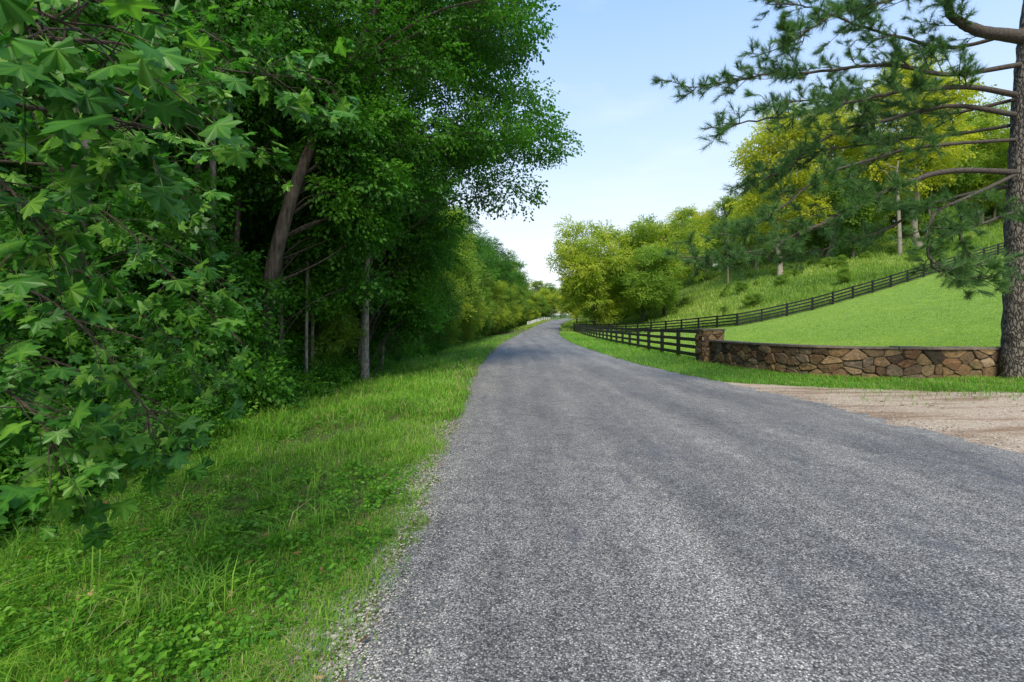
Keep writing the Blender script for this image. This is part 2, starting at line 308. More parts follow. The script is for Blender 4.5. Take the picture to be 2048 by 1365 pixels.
# ---------------------------------------------------------------- leaves / trees
leafq=np.array([[0,0,0],[.34,.45,.1],[0,1,-.12],[-.34,.45,.1]])
def spray_tmpl(L,seed):
    r=np.random.default_rng(seed); out=[]
    for k in range(L):
        yb_=.04+.42*k/L; sgn=1 if k%2 else -1; ang=sgn*r.uniform(.5,1.3) if k<L-1 else 0
        s=r.uniform(.75,1.2)*.105; v=leafq*s
        ti=r.normal(0,.35); c,s_=math.cos(ti),math.sin(ti); v=np.stack([v[:,0]*c-v[:,2]*s_,v[:,1],v[:,0]*s_+v[:,2]*c],1)
        ti=r.normal(-.35,.3); c,s_=math.cos(ti),math.sin(ti); v=np.stack([v[:,0],v[:,1]*c-v[:,2]*s_,v[:,1]*s_+v[:,2]*c],1)
        c,s_=math.cos(ang),math.sin(ang); v=np.stack([v[:,0]*c+v[:,1]*s_,-v[:,0]*s_+v[:,1]*c,v[:,2]],1)
        lat=sgn*r.uniform(.0,.12); out.append(v+np.array([lat,yb_,r.normal(0,.025)-.25*yb_*yb_]))
    return np.array(out)
TM=[spray_tmpl(14,k) for k in range(5)]
def sprays(mb,p,fw,up,scale,tint,m=1,tm=TM):
    fw=nrm(fw); sd=nrm(np.cross(fw,up)); u=np.cross(sd,fw)
    B=np.stack([sd,fw,u],-1)*scale[:,None,None]
    which=rng.integers(0,len(tm),len(p))
    for k,T in enumerate(tm):
        ix=np.where(which==k)[0]
        if not len(ix): continue
        V=np.einsum('nij,lkj->nlki',B[ix],T)+p[ix][:,None,None]
        n=len(ix)*T.shape[0]; o=4*np.arange(n)[:,None]
        t=(tint[ix][:,None]+rng.normal(0,.08,(len(ix),T.shape[0]))).ravel()
        mb.add(V,np.concatenate([o+np.array([[0,1,2]]),o+np.array([[0,2,3]])]),m,np.repeat(t,4))
def lobe_sprays(mb,c,r,n,leaf,t0,flat=.6,m=1):
    d=nrm(rng.normal(size=(n,3))); rr=rng.random(n)**.45
    p=c+d*rr[:,None]*r*np.array([1,1,flat])
    fw=d*np.array([1,1,.5])+rng.normal(0,.5,(n,3))+np.array([0,0,-.12]); up=np.array([0,0,1.])+rng.normal(0,.45,(n,3))
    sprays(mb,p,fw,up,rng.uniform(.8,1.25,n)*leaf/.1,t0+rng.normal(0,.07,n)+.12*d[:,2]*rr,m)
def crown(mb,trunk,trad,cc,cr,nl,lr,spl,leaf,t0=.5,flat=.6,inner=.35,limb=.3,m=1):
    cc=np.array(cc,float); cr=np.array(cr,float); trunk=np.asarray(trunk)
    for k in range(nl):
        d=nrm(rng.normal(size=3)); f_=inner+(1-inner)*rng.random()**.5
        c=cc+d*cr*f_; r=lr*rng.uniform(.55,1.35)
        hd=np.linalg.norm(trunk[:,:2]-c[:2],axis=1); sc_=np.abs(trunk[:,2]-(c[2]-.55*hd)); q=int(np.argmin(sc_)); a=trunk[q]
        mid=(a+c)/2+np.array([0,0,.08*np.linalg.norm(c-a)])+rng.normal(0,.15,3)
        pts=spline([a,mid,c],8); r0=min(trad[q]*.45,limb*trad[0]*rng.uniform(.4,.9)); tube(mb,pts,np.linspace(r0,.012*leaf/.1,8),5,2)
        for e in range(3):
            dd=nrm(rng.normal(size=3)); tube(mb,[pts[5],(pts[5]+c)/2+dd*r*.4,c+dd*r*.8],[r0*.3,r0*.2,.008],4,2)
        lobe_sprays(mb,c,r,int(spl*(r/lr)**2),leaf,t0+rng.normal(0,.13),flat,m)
def tree(h,r,cbase,cw,nl,lr,spl,leaf,seed,leafm,bark='bark',lean=0,t0=.5):
    global rng; rng=np.random.default_rng(seed); mb=MB()
    k=9; z=np.linspace(-.3,h*.92,k); tp=np.stack([lean*z/h+np.cumsum(rng.normal(0,.012*h,k))*.6,np.cumsum(rng.normal(0,.012*h,k))*.6,z],1); tp[0,:2]=0
    tp=spline(tp,18); tr=r*np.linspace(1,.12,18); tr[0]*=1.35; tube(mb,tp,tr,9,0)
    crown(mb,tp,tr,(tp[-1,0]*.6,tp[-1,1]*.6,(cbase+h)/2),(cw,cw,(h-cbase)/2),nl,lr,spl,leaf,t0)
    return mb.mesh('tree_mesh_%d'%seed,[M[bark],M[leafm],M['bark']],(0,))
def inst(name,me,x,y,rot,s,parent=None,zoff=0,sz=None):
    o=bpy.data.objects.new(name,me); sc.collection.objects.link(o)
    o.location=(x,y,float(hh(x,y))+zoff); o.rotation_euler=(0,0,rot); o.scale=(s,s,sz or s)
    if parent: o.parent=parent
    return o
def hero(name,pts,r,cc,cr,nl,lr,spl,leaf,bark,seed,extra=()):
    global rng; rng=np.random.default_rng(seed); mb=MB()
    tp=spline(pts,22); tr=np.linspace(r,r*.2,22); tr[0]*=1.3; tube(mb,tp,tr,12,0)
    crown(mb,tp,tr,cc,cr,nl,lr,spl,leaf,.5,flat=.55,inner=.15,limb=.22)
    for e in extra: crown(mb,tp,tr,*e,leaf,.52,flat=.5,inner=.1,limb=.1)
    mb.obj(name,[M[bark],M['leafH'],M['bark']],(0,))
hero('oak_tree',[(-5.6,10.6,-.7),(-5.45,10.7,2),(-5.0,10.8,4.2),(-4.5,11.3,6.2),(-3.7,12.6,9.5),(-2.8,13.4,12.5)],.2,(-3.2,13.9,10.4),(3.9,3.7,5.0),46,1.25,110,.1,'oakb',11,
   [((-5.2,12.4,6.8),(2.2,1.1,1.8),14,.9,95),((-5.0,13.0,4.4),(1.6,1.2,2.4),14,.8,95),((-6.7,10.8,2.6),(1.2,1.0,1.8),12,.7,95),((-6.0,9.6,.9),(1.0,.7,.9),8,.6,95),((-3.9,11.6,5.4),(.9,.6,1.2),9,.6,95)])
hero('hickory_tree',[(-4.75,15.6,-.6),(-4.75,15.7,3),(-4.65,16.2,7),(-4.2,17.0,11),(-3.6,17.6,15)],.15,(-2.6,18.2,10.5),(4.0,3.8,5.5),44,1.25,100,.11,'barkl',12,
   [((-3.9,19,5.2),(1.9,2.2,2.2),20,.9,95),((-4.4,18.6,2.4),(1.3,1.2,2.0),14,.7,95),((-6.3,15.4,3.2),(1.0,1.2,2.8),14,.7,95)])
hero('maple_tree',[(-6.9,7.6,-.6),(-7,7.8,3),(-6.8,8,6),(-6.5,8.2,11)],.17,(-6.6,8.0,8.2),(3.1,3.0,4.0),34,1.1,100,.09,'barkl',13,
   [((-7.5,8.2,3.2),(1.8,2.0,1.9),16,.9,90),((-6.4,9.2,1.0),(1.1,1.3,1.0),10,.7,90)])
# slender young trunks standing behind the verge
rng=np.random.default_rng(17); mb=MB()
for (x,y,r_) in [(-6.6,10.2,.09),(-6.3,13.2,.07),(-5.9,14.2,.06),(-7.6,13.0,.1),(-5.6,17.5,.08),(-5.4,20.0,.08),(-5.8,24,.1),(-8.2,12.6,.08),(-8.8,15.0,.12),(-7.4,11.2,.1),(-5.5,12.9,.05),(-5.5,29,.1)]:
    g=float(hh(x,y)); q=spline([(x,y,g-.2),(x+rng.normal(0,.25),y,g+4),(x+rng.normal(0,.5),y,g+9),(x+rng.normal(0,.8),y,g+13)],12); tube(mb,q,np.linspace(r_,r_*.35,12),7,0)
    for e in range(6): lobe_sprays(mb,q[rng.integers(5,12)]+rng.normal(0,.8,3),.8,60,.1,.5)
mb.obj('young_trees',[M['barkl'],M['leafH']],(0,))
# forest
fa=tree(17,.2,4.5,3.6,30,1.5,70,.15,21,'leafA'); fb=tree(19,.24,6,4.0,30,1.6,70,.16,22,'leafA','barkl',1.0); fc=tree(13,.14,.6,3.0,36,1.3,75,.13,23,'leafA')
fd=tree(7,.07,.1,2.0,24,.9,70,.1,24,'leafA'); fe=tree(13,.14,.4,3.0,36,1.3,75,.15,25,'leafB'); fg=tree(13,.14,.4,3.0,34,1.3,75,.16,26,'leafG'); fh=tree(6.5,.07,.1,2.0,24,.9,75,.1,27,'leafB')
R=np.random.default_rng(5); fo=empty('forest')
for gx in np.arange(-10.5,-34,-5.6):
    for gy in np.arange(-1 if gx>-16 else -8,150,6.4):
        x=gx+R.uniform(-1.8,1.8)+max(0,float(xl(gy)))*.9; y=gy+R.uniform(-2,2)
        inst('forest_tree',[fa,fb,fc][R.choice(3,p=[.4,.4,.2])],x,y,R.uniform(0,6.3),R.uniform(.9,1.2),fo)
for gy in np.arange(20,150,3.6):
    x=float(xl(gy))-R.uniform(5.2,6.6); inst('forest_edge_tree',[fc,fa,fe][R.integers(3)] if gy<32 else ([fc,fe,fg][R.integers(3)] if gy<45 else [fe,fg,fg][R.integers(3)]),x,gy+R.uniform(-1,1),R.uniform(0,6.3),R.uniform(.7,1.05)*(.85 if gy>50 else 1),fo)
for gy in np.arange(3,150,2.2):
    x=float(xl(gy))-R.uniform(4.9,6.4)-(.9 if gy<12 else 0); s_=R.uniform(.45,.85)*(.65 if gy<18 else 1); inst('forest_sapling',[fd,fh][R.integers(2)],x,gy+R.uniform(-1,1),R.uniform(0,6.3),s_,fo)
for k in range(60):
    gy=R.uniform(3,40); x=float(xl(gy))-R.uniform(7.5,15); inst('forest_sapling',fd,x,gy,R.uniform(0,6.3),R.uniform(.6,1.1),fo)
# undergrowth
rng=np.random.default_rng(31); mb=MB()
for k in range(600):
    y=2.2+rng.exponential(9); s_=rng.uniform(4.1,7.5); x=float(xl(y))-s_; r=rng.uniform(.25,.65); z=float(hh(x,y))+rng.uniform(0,.3)+rng.random()**1.5*(s_-3.9)*1.0
    tube(mb,[(x,y,float(hh(x,y))-.1),(x+.05,y,z)],[.012,.006],4,0); lobe_sprays(mb,np.array([x,y,z]),r,int(90*r/.5),.065 if y<12 else .09,.54+rng.normal(0,.2),.7)
mb.obj('undergrowth_shrubs',[M['bark'],M['leafH']],(0,))
# low broadleaf weeds in the verge
mb=MB(); n=4200; y=1.8+rng.exponential(4.5,n); s_=rng.uniform(.15,4.8,n); x=xl(y)-s_; k=fbm(x*1.3+4,y*1.2)>.45; x,y=x[k],y[k]; n=len(x)
a=rng.uniform(0,6.3,n); sprays(mb,np.stack([x,y,hh(x,y)+rng.uniform(.01,.09,n)],1),np.stack([np.cos(a),np.sin(a),rng.uniform(-.05,.5,n)],1),np.array([0,0,1.])+rng.normal(0,.25,(n,3)),rng.uniform(.16,.45,n),rng.normal(.72,.15,n),0)
mb.obj('verge_weeds',[M['leafH']])
# ---------------------------------------------------------------- sycamore in the foreground
def syc_leaf():
    pts=[]
    half=[(0,1.0),(.14,.78),(.2,.8),(.36,.6),(.5,.54),(.62,.68),(.72,.74),(.86,.95),(.98,.76),(1.08,.76),(1.3,.54),(1.42,.55),(1.62,.64),(1.9,.68),(2.1,.52),(2.5,.36),(2.9,.2)]
    for a,r in half: pts.append((a,r))
    for a,r in half[:0:-1]: pts.append((-a,r))
    v=[[0,.3,0.02]]; t=[.26]
    for a,r in pts:
        x,y=math.sin(a)*r,.3+math.cos(a)*r*.85; v.append([x*.66,y*.62+.1,-.10*r*r+.05*math.cos(a*7)]); t.append(.16 if r>.85 or abs(abs(a)-1.9)<.05 or a==0 else -.02)
    n=len(pts); f=[[0,1+k,1+(k+1)%n] for k in range(n)]
    v=np.array(v); v[:,1]-=.15; return v,np.array(f)[:,::-1],np.array(t)
SV,SF,ST=syc_leaf()
def syc_add(mb,p,fw,up,s,t):
    fw=nrm(fw); sd=nrm(np.cross(fw,up)); u=np.cross(sd,fw); B=np.stack([sd,fw,u],-1)*s[:,None,None]
    cup=rng.normal(1,1.2,len(p)); V0=np.repeat(SV[None],len(p),0).copy(); V0[:,:,2]*=cup[:,None]
    V0[:,:,2]-= (rng.uniform(.0,.35,len(p)))[:,None]*(SV[:,1]**2)[None]
    V=np.einsum('nij,nkj->nki',B,V0)+p[:,None]
    n=len(p); mb.add(V,(SF[None]+len(SV)*np.arange(n)[:,None,None]).reshape(-1,3),1,(t[:,None]+ST[None]).ravel())
rng=np.random.default_rng(41); mb=MB()
trunk=spline([(-4.3,1.4,-.6),(-4.35,1.4,2),(-4.2,1.5,4),(-4.1,1.6,7)],14); tube(mb,trunk,np.linspace(.16,.06,14),10,0)
br=[[(-300,-50,2.6),(0,60,2.2),(250,90,2.3),(450,140,2.6),(650,160,2.9)],
 [(-300,100,2.2),(0,200,1.7),(180,230,1.5),(310,260,1.6)],
 [(-300,300,3),(100,330,3),(330,350,3.2),(385,450,3.3)],
 [(-300,350,3),(0,400,2.8),(200,420,2.9),(350,560,3),(480,680,3.2)],
 [(-300,500,2.6),(0,560,2.5),(150,640,2.5),(280,800,2.5),(300,850,2.5)],
 [(-200,650,2.3),(-50,740,2.2),(80,840,2.1),(130,960,2.2)],
 [(-300,-100,3.5),(200,0,3.3),(400,60,3.5),(600,190,3.6)],
 [(-400,-40,1.6),(-60,10,1.25),(60,20,1.15),(160,60,1.1)],
 [(-300,200,3.4),(150,160,3.4),(350,240,3.5),(520,300,3.8)],
 [(-300,450,3.2),(100,520,3.3),(300,640,3.5),(400,760,3.6)],
 [(-300,600,2.9),(-20,680,2.9),(200,760,3.0),(330,850,3.2)],
 [(-300,250,2.1),(-60,330,1.9),(40,400,1.8),(90,480,1.8)],
 [(-300,350,4.3),(150,430,4.3),(350,500,4.4),(480,600,4.6)],
 [(-300,520,4.3),(150,640,4.3),(350,700,4.4),(450,740,4.6)]]
for b_ in br:
    p=np.array([P(*q) for q in b_]); hi=p[0]; q=int(np.argmin(np.abs(trunk[:,2]-(hi[2]-.3))))
    pts=spline(np.vstack([trunk[q],p]),40); tube(mb,pts,np.linspace(.014,.0025,40),6,2)
    for k in range(5,40):
        for rep in range(2):
            if rng.random()<.2: continue
            d=nrm(nrm(pts[min(k+1,39)]-pts[k-1])*.7+rng.normal(0,.7,3)+np.array([0,0,-.15])); L=rng.uniform(.12,.42)
            tw=np.array([pts[k],pts[k]+d*L*.5+[0,0,.01],pts[k]+d*L-[0,0,.04*L]]); tube(mb,tw,[.003,.002,.0012],4,2)
            n=rng.integers(2,6); a=rng.uniform(.4,1,n); lp=pts[k]+d*L*a[:,None]; sd=nrm(np.cross(d,[0,0,1.]))
            fw=d*.7+sd*rng.choice([-1,1],n)[:,None]*rng.uniform(.1,1,n)[:,None]+rng.normal(0,.25,(n,3))+np.array([0,0,-.35])
            up=np.array([0,-.45,1.])+rng.normal(0,.45,(n,3)); sz=rng.uniform(.06,.16,n)*(.9 if pts[k][1]<2 else 1)
            lp2=lp+nrm(fw)*.04
            for e in range(n): tube(mb,[lp[e],lp2[e]],[.0015,.0012],3,1,.8)
            syc_add(mb,lp2,fw,up,sz,rng.normal(.42,.18,n))
mb.obj('sycamore_tree',[M['barkl'],M['leafS'],M['bark']],(0,))
# ---------------------------------------------------------------- pine
rng=np.random.default_rng(51); mb=MB()
PT=(13.42,12.7)
tp=spline([(PT[0],PT[1],-.25),(PT[0]-.02,PT[1],.15),(PT[0]+.05,PT[1],2),(PT[0]+.08,PT[1],5),(PT[0]+.22,PT[1],8.2),(PT[0]+.5,PT[1]+.1,11),(PT[0]+.5,PT[1],15)],60)
tr=np.interp(np.linspace(0,1,60),[0,.03,.1,.5,.75,1],[.62,.52,.45,.38,.28,.08]); tube(mb,tp,tr,28,0)
v=mb.v[-1]; nn=.02*np.sin(v[:,2]*9+v[:,0]*30)+.015*np.sin(v[:,1]*41+v[:,2]*5); cen=np.repeat(tp,28,0); v+= nrm(v-cen)*nn[:,None]
def needles(p,d,n=36,L=.185):
    N=len(p); dd=nrm(d)[:,None]+rng.normal(0,.5,(N,n,3)); dd=nrm(dd); b=p[:,None]+dd*.01-nrm(d)[:,None]*rng.uniform(0,.16,(N,n,1)); ln=L*rng.uniform(.6,1.15,(N,n,1))
    sd=nrm(np.cross(dd,rng.normal(size=(N,n,3))))*.0036
    v=np.stack([b-sd,b+sd,b+dd*ln],2); k=N*n
    t=np.repeat((rng.normal(.5,.18,N)[:,None]+rng.normal(0,.1,(N,n))).ravel(),3)
    mb.add(v,np.arange(3*k).reshape(-1,3),2,t)
PB=[(([2030,345,12.6],[1900,342,12.3],[1800,372,12],[1700,420,11.8],[1600,465,11.6],[1500,508,11.4],[1390,522,11.2]),.08),
(([2030,230,12.7],[1900,212,12.9],[1780,240,13.2],[1660,275,13.5],[1560,330,13.6],[1450,380,13.8]),.07),
(([2030,190,12.7],[1930,175,12.4],[1800,185,12],[1700,205,11.7],[1560,235,11.4],[1400,262,11]),.075),
(([2040,130,12.7],[1900,148,12.8],[1780,132,13],[1600,150,13.2],[1480,160,13.4],[1370,178,13.5]),.07),
(([2030,350,12.6],[1940,395,12],[1870,430,11.6],[1850,480,11.4],[1870,530,11.3],[1940,550,11.3]),.05),
(([2045,75,12.7],[1960,62,12.6],[1910,25,12.5],[1890,-40,12.5],[1840,-120,12.4]),.17),
(([2030,370,12.8],[1870,405,13.3],[1760,460,13.8],[1650,490,14.2],[1560,500,14.4]),.05),
(([2048,60,12.7],[1900,95,13.2],[1760,60,13.8],[1640,20,14.2],[1540,10,14.5]),.06),
(([2045,-20,12.7],[1900,-30,11.8],[1750,10,11.2],[1640,40,10.9],[1560,90,10.7]),.06),
(([2030,280,12.7],[1880,290,12.5],[1760,310,12.3],[1640,350,12.1],[1540,420,12],[1450,470,12]),.05),
(([2045,420,12.9],[1980,440,12.2],[1930,470,11.9],[1960,520,11.8],[1990,540,11.8]),.04),
(([2030,250,12.9],[1900,270,13.6],[1780,280,14.2],[1650,300,14.8],[1520,370,15.2]),.05),
(([2030,200,12.8],[1880,230,13.6],[1740,205,14.4],[1600,215,15],[1480,230,15.4]),.05),
(([2045,-60,12.8],[1960,-140,13],[1840,-180,13.4],[1700,-160,14]),.1),
(([2060,150,12.8],[2180,120,13],[2300,160,13.5],[2400,220,14]),.1),(([2060,300,12.8],[2160,300,12],[2260,340,11],[2320,380,10.5]),.1)]
for pp,r0 in PB:
    c=spline([P(*q) for q in pp],46); c=c+np.cumsum(rng.normal(0,.028,c.shape),0)*np.linspace(0,1,46)[:,None]
    tube(mb,c,np.linspace(r0,.012,46)**1.0,8,1); tot=np.linalg.norm(np.diff(c,axis=0),axis=1).sum()
    ns=int(tot*5)
    for k in range(ns):
        f_=.15+.85*rng.random()**.8; i0=min(int(f_*45),44); d0=nrm(c[min(i0+1,45)]-c[max(i0-1,0)]); sd=nrm(np.cross(d0,[0,0,1.]))*rng.choice([-1,1])
        d=nrm(d0*.75+sd*rng.uniform(.1,.9)+np.array([0,0,rng.uniform(-.4,.55)])); L=rng.uniform(.4,1.5)*(1.15-.5*f_)
        e=np.array([c[i0],c[i0]+d*L*.5+rng.normal(0,.06,3),c[i0]+d*L+np.array([0,0,rng.uniform(-.15,.25)*L])]); e=spline(e,8); tube(mb,e,np.linspace(.014,.004,8),4,1)
        for q in range(int(4+L*7)):
            g=rng.integers(2,8); dd=nrm(nrm(e[-1]-e[0])*.8+rng.normal(0,.6,3)+np.array([0,0,.25])); l2=rng.uniform(.1,.32)
            if g==7: l2=.1
            tube(mb,[e[g],e[g]+dd*l2],[.005,.003],3,1)
            if rng.random()<.82:
                needles((e[g]+dd*l2*np.array([[.6],[1.]])),np.stack([dd,dd]))
mb.obj('pine_tree',[M['pbark'],M['pbranch'],M['needle']],(0,1))
# ---------------------------------------------------------------- mid-distance & distant trees
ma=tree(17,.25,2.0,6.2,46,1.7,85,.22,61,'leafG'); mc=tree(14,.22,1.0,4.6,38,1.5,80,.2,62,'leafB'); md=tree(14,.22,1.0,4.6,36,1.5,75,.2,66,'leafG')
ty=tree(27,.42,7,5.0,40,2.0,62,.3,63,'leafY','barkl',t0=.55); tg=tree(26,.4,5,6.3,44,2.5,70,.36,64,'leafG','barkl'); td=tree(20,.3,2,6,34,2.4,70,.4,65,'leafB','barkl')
inst('walnut_tree',ma,14.6,84,.4,1.2); inst('walnut_tree',mc,22,82,2.,1.05); inst('walnut_tree',md,27.0,86,4.,1.35); inst('walnut_tree',ma,30,100,1.,1.15); inst('walnut_tree',mc,18.5,98,3,1.15)
inst('walnut_tree',md,15.8,118,5.,.9)
inst('tulip_poplar_tree',ty,45.5,82,.3,1.12); inst('tulip_poplar_tree',ty,66,78,2.2,1.2); inst('tulip_poplar_tree',ty,60,92,4.2,1.1)
df=empty('distant_forest'); R=np.random.default_rng(9)
for k in range(125):
    y=R.uniform(84,190); x=R.uniform(38+ (y-84)*.0,1.25*y+25)
    if x<46 and y<95: continue
    if abs(x/y-.555)<.05 and y<105: continue
    inst('hillside_tree',[tg,td,tg,ty][R.choice(4,p=[.3,.5,.1,.1])],x,y,R.uniform(0,6.3),R.uniform(.5,.78) if x/y<.72 else R.uniform(.65,1.05),df)
for k in range(30):
    y=R.uniform(105,185); x=float(xr(y))+R.uniform(7,30); inst('valley_tree',[mc,ma,md][R.integers(3)],x,y,R.uniform(0,6.3),R.uniform(.65,1.05),df)
for k in range(34):
    y=R.uniform(130,200); x=float(xl(min(y,160)))-R.uniform(9,40); inst('valley_tree',[md,ma,tg][R.integers(3)],x,y,R.uniform(0,6.3),R.uniform(.6,.9),df)
for x in np.arange(-90,200,6.):
    y=232+R.uniform(-8,12)+max(0,x-40)*.1; inst('valley_tree',[mc,ma,md][R.integers(3)],x+R.uniform(-2,2),y,R.uniform(0,6.3),R.uniform(.65,1.0),df)
for x in np.arange(-220,330,9.):
    y=285+R.uniform(-15,15); inst('ridge_tree',[tg,td][R.integers(2)],x+R.uniform(-4,4),y,R.uniform(0,6.3),R.uniform(.8,1.1),df)
for k in range(44):
    y=R.uniform(62,95); x=R.uniform(24,1.1*y); inst('hillside_shrub',mc,x,y,R.uniform(0,6.3),R.uniform(.08,.2),df,-.2)
# bare snag
rng=np.random.default_rng(70); mb=MB(); bx,by=61.,76.; bz=float(hh(bx,by)); s0=spline([(bx,by,bz-.3),(bx-.2,by,bz+6),(bx-.5,by,bz+12),(bx-.3,by,bz+15)],14); tube(mb,s0,np.linspace(.34,.08,14),8)
for k in range(7):
    a=s0[5+k]; d=nrm(rng.normal(size=3)*[1,1,.3]+[0,0,.6]); tube(mb,[a,a+d*1.6,a+d*2.6+[0,0,.5]],[.08,.05,.02],5)
mb.obj('dead_tree',[M['barkl']],(0,))
# ---------------------------------------------------------------- fences
def fence(name,path,mat_,hgt=1.35,rails=4,step=2.5,pw=.075,rw=.075):
    p=np.array(path,float); seg=np.linalg.norm(np.diff(p,axis=0),axis=1); L=np.concatenate([[0],np.cumsum(seg)]); n=max(2,int(L[-1]/step)+1); q=np.linspace(0,L[-1],n)
    x=np.interp(q,L,p[:,0]); y=np.interp(q,L,p[:,1]); z=hh(x,y); mb=MB()
    for k in range(n):
        j=min(k,n-2); d=nrm(np.array([x[j+1]-x[j],y[j+1]-y[j],0])); box(mb,(x[k],y[k],z[k]+hgt/2-.1),pw,pw,hgt/2+.1,d)
        if k<n-1:
            a=np.array([x[k],y[k],z[k]]); b_=np.array([x[k+1],y[k+1],z[k+1]]); dd=nrm(b_-a); side=np.array([-d[1],d[0],0])*(pw+.02)
            for r in range(rails):
                zz=.25+(hgt-.36)*r/(rails-1)+rng.normal(0,.008); box(mb,(a+b_)/2+side+[0,0,zz],np.linalg.norm(b_-a)/2-.004,.018,rw,dd)
    return mb.obj(name,[M[mat_]])
fence('black_wooden_fence',[(7.95,20.6),(8.0,30),(8.35,40),(9.2,56),(10.3,72),(10.9,84.2)],'black')
fence('black_wooden_fence',[tuple(b_) for b_ in BF[::-1]],'black')
fence('white_wooden_fence',[(float(xl(118))-2.3,118),(float(xl(140))-2.4,140),(float(xl(155))-2.5,155),(float(xl(168))-3,168)],'white',1.2,3,3)
# ---------------------------------------------------------------- stone wall + pillar
def clip(poly,n,c):
    out=[]
    for k in range(len(poly)):
        a,b_=poly[k],poly[(k+1)%len(poly)]; da=a@n-c; db=b_@n-c
        if da<=0: out.append(a)
        if da*db<0: out.append(a+(b_-a)*da/(da-db))
    return out
def cells(W,Hh,sx,sz,seed):
    st=1.45; Hh=Hh*st; sz=sz*st   # stones lie longer than they are tall
    r=np.random.default_rng(seed); pts=[]
    nzz=max(1,round(Hh/sz)); 
    for a in range(nzz+0):
        x=-r.random()*sx
        while x<W+sx: pts.append([x,(a+.5+r.uniform(-.5,.5))*Hh/nzz]); x+=sx*r.uniform(.3,2.0)
    pts=np.array(pts); res=[]
    for k,p in enumerate(pts):
        poly=[np.array(q,float) for q in((0,0),(W,0),(W,Hh),(0,Hh))]
        near=np.where(np.linalg.norm(pts-p,axis=1)<4*sx)[0]
        for j in near:
            if j==k: continue
            n=pts[j]-p; c=n@((pts[j]+p)/2)-.009*np.linalg.norm(n); poly=clip(poly,n,c)
            if len(poly)<3: break
        if len(poly)>=3:
            q=np.array(poly)/np.array([1,st]); A=.5*abs(np.dot(q[:,0],np.roll(q[:,1],1))-np.dot(q[:,1],np.roll(q[:,0],1)))
            if A>.0015: res.append(q)
    return res
def stones(mb,cl,mapf,seed,dep=.05):
    r=np.random.default_rng(seed)
    for q in cl:
        q2=[]; n=len(q)
        for k in range(n):
            a,b_,c=q[k-1],q[k],q[(k+1)%n]; q2+= [b_+(a-b_)*.2,b_+(c-b_)*.2]
        q=np.array(q2); n=len(q); cen=q.mean(0); q=cen+(q-cen)*(1+r.normal(0,.02,(n,1))); o=dep*r.uniform(.4,1.5); t=r.random()
        r0=mapf(q,np.full(n,-.02)); r1=mapf(q,np.full(n,o*.6)); ins=cen+(q-cen)*.86; r2=mapf(ins,o+r.normal(0,.009,n)); ce=mapf(cen[None],np.array([o+r.uniform(-.008,.018)]))
        v=np.vstack([r0,r1,r2,ce]); ks=np.arange(n); k2=(ks+1)%n
        mb.add(v,np.concatenate([np.stack([ks,k2,n+k2,n+ks],1),np.stack([n+ks,n+k2,2*n+k2,2*n+ks],1)]),0,t)
        mb.add(v,np.stack([2*n+ks,2*n+k2,np.full(n,3*n)],1),0,t)
wp=spline([(8.15,19.4),(8.2,17.6),(8.45,15.9),(9.0,14.5),(9.9,13.75),(11.2,13.4),(12.9,13.25),(13.9,13.25)],120)
wl=np.concatenate([[0],np.cumsum(np.linalg.norm(np.diff(wp,axis=0),axis=1))]); WL=wl[-1]; WH=.98
dn=nrm(np.gradient(wp,axis=0)); nr=np.stack([-dn[:,1],dn[:,0]],1)*-1
if nr[60]@(np.array([0,0])-wp[60])<0: nr=-nr
def wmap(side):
    def f(q,o):
        x=np.interp(q[:,0],wl,wp[:,0]); y=np.interp(q[:,0],wl,wp[:,1]); a=np.interp(q[:,0],wl,nr[:,0])*side; b_=np.interp(q[:,0],wl,nr[:,1])*side
        return np.stack([x+a*(.17+o),y+b_*(.17+o),q[:,1]-.05],1)
    return f
mb=MB(); stones(mb,cells(WL,WH,.34,.22,3),wmap(1),4); stones(mb,cells(WL,WH,.34,.22,5),wmap(-1),6)
def ribbon(mb,z0,z1,hw,m,wob=0):
    r=np.random.default_rng(8); w1=hw+r.uniform(-wob,wob,120); w2=hw+r.uniform(-wob,wob,120)
    a=wp+nr*w1[:,None]; b_=wp-nr*w2[:,None]; n=120
    v=np.vstack([np.c_[a,np.full(n,z0)],np.c_[a,np.full(n,z1)],np.c_[b_,np.full(n,z1)],np.c_[b_,np.full(n,z0)]]); k=np.arange(n-1)
    fs=[np.stack([c*n+k,c*n+k+1,((c+1)%4)*n+k+1,((c+1)%4)*n+k],1) for c in range(4)]; mb.add(v,np.concatenate(fs),m); mb.add(v,[[0,n,2*n,3*n],[n-1,4*n-1,3*n-1,2*n-1]],m)
ribbon(mb,-.2,WH-.055,.165,1)
mb.obj('stone_wall',[M['stone'],M['mortar'],M['cap']])
r=np.random.default_rng(14); capm=MB(); s0=0
while s0<WL-.1:
    s1=min(WL,s0+r.uniform(.4,.8)); q=np.linspace(s0+.004,s1-.004,5); x=np.interp(q,wl,wp[:,0]); y=np.interp(q,wl,wp[:,1]); a=np.interp(q,wl,nr[:,0]); b_=np.interp(q,wl,nr[:,1]); w=.25+r.uniform(-.02,.025); z0=WH-.052; z1=z0+.05+r.uniform(0,.02)
    A=np.stack([x+a*w,y+b_*w],1); B=np.stack([x-a*w,y-b_*w],1); n=5; v=np.vstack([np.c_[A,np.full(n,z0)],np.c_[A,np.full(n,z1)],np.c_[B,np.full(n,z1)],np.c_[B,np.full(n,z0)]]); k=np.arange(n-1)
    capm.add(v,np.concatenate([np.stack([c*n+k,c*n+k+1,((c+1)%4)*n+k+1,((c+1)%4)*n+k],1) for c in range(4)]),0); capm.add(v,[[0,n,2*n,3*n],[n-1,4*n-1,3*n-1,2*n-1]],0); s0=s1
o=capm.obj('capping',[M['cap']],parent=bpy.data.objects['stone_wall'])
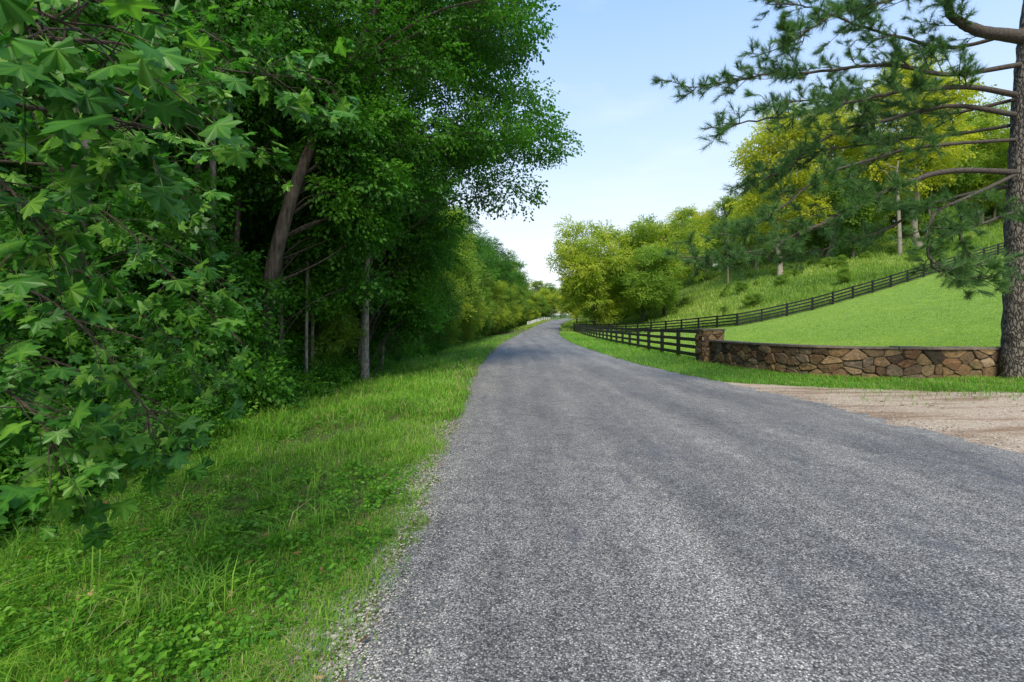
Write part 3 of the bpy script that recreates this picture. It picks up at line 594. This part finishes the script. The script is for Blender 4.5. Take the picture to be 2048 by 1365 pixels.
mb=MB(); pc=np.array([8.15,19.95]); hw=.4; ph=1.42
for k in range(4):
    a=k*math.pi/2; d=np.array([math.cos(a),math.sin(a)]); nn=np.array([d[1],-d[0]])
    def pm(q,o,d=d,nn=nn): xy=pc+d*(q[:,:1]-hw)+nn*(hw+o)[:,None]; return np.c_[xy,q[:,1]-.05]
    stones(mb,cells(2*hw,ph,.3,.2,20+k),pm,30+k,.045)
box(mb,(pc[0],pc[1],ph/2-.06),hw-.005,hw-.005,ph/2,m=1)
box(mb,(pc[0],pc[1],ph-.02),hw+.06,hw+.06,.035,m=2)
mb.obj('stone_pillar',[M['stone'],M['mortar'],M['cap']])
# ---------------------------------------------------------------- utility pole
mb=MB(); ux,uy=42.,94.; uz=float(hh(ux,uy)); tube(mb,[(ux,uy,uz-.5),(ux,uy,uz+9)],[.16,.11],10,0); box(mb,(ux,uy-.16,uz+8.3),1.1,.05,.06,(1,.15,0))
for k in(-1,-.4,.4,1): tube(mb,[(ux+k,uy-.16+k*.15,uz+8.36),(ux+k,uy-.16+k*.15,uz+8.55)],[.05,.03],8,1)
mb.obj('utility_pole',[M['pole'],M['metal']],(0,))
# fallen leaves
rng=np.random.default_rng(81); mb=MB(); n=190; y=1.9+rng.exponential(3.5,n); x=xl(y)-rng.uniform(-.15,4.4,n); p=np.stack([x,y,hh(x,y)+rng.uniform(.015,.07,n)],1)
fw=rng.normal(size=(n,3))*[1,1,.2]; up=np.array([0,0,1.])+rng.normal(0,.3,(n,3)); syc_add(mb,p,fw,up,rng.uniform(.03,.08,n),rng.normal(.4,.25,n))
n=60; x=rng.uniform(7,14,n); y=gap(x)+rng.uniform(-3,.8,n); syc_add(mb,np.stack([x,y,hh(x,y)+.025],1),rng.normal(size=(n,3))*[1,1,.1],np.array([0,0,1.])+rng.normal(0,.2,(n,3)),rng.uniform(.04,.09,n),rng.normal(.3,.2,n))
mb.obj('fallen_leaves',[M['dead'],M['dead']])
# ---------------------------------------------------------------- light, sky, camera
az=math.radians(-176); el=math.radians(46)   # azimuth clockwise from +Y
sd=np.array([math.sin(az)*math.cos(el),math.cos(az)*math.cos(el),math.sin(el)])
w=bpy.data.worlds.new('World'); sc.world=w; w.use_nodes=True; nt=w.node_tree; bg=nt.nodes['Background']
sky=nt.nodes.new('ShaderNodeTexSky'); sky.sky_type='NISHITA'; sky.sun_disc=False; sky.sun_elevation=el; sky.sun_rotation=az; sky.air_density=1.0; sky.dust_density=2.0; sky.ozone_density=1.0
# summer haze and thin high cloud over the clear-sky model
tc=nt.nodes.new('ShaderNodeTexCoord'); sx=nt.nodes.new('ShaderNodeSeparateXYZ'); nt.links.new(tc.outputs['Generated'],sx.inputs[0])
hz=ramp(nt,sx.outputs[2],[(0,(.93,.94,.95)),(.12,(.86,.91,.97)),(.33,(.56,.73,.97)),(.6,(.29,.5,.93)),(1,(.27,.47,.86))])
mp=nt.nodes.new('ShaderNodeMapping'); mp.inputs['Scale'].default_value=(1,1,3); nt.links.new(tc.outputs['Generated'],mp.inputs[0])
cl=ramp(nt,noise(nt,mp.outputs[0],2.2,7,.6),[(.52,(0,0,0)),(.8,(.35,.35,.35))]); hz=mix(nt,cl,hz,(.95,.96,.98))
sm=nt.nodes.new('ShaderNodeVectorMath'); sm.operation='SCALE'; sm.inputs['Scale'].default_value=9.2; nt.links.new(hz,sm.inputs[0])
nt.links.new(mix(nt,.84,sky.outputs[0],sm.outputs[0]),bg.inputs[0]); bg.inputs[1].default_value=.15
sl=bpy.data.lights.new('sun','SUN'); sl.energy=5.0; sl.angle=math.radians(22); sl.color=(1,.91,.73); so=bpy.data.objects.new('sun',sl); sc.collection.objects.link(so)
so.rotation_euler=Vector(sd).to_track_quat('Z','Y').to_euler()
cam=bpy.data.cameras.new('camera'); cam.lens=17; cam.sensor_width=36; cam.shift_y=-.0159; cam.clip_end=2000; cam.clip_start=.05
co=bpy.data.objects.new('camera',cam); co.location=(0,0,H); co.rotation_euler=(math.pi/2,0,0); sc.collection.objects.link(co); sc.camera=co
sc.view_settings.view_transform='Standard'; sc.view_settings.look='None'; sc.view_settings.exposure=0
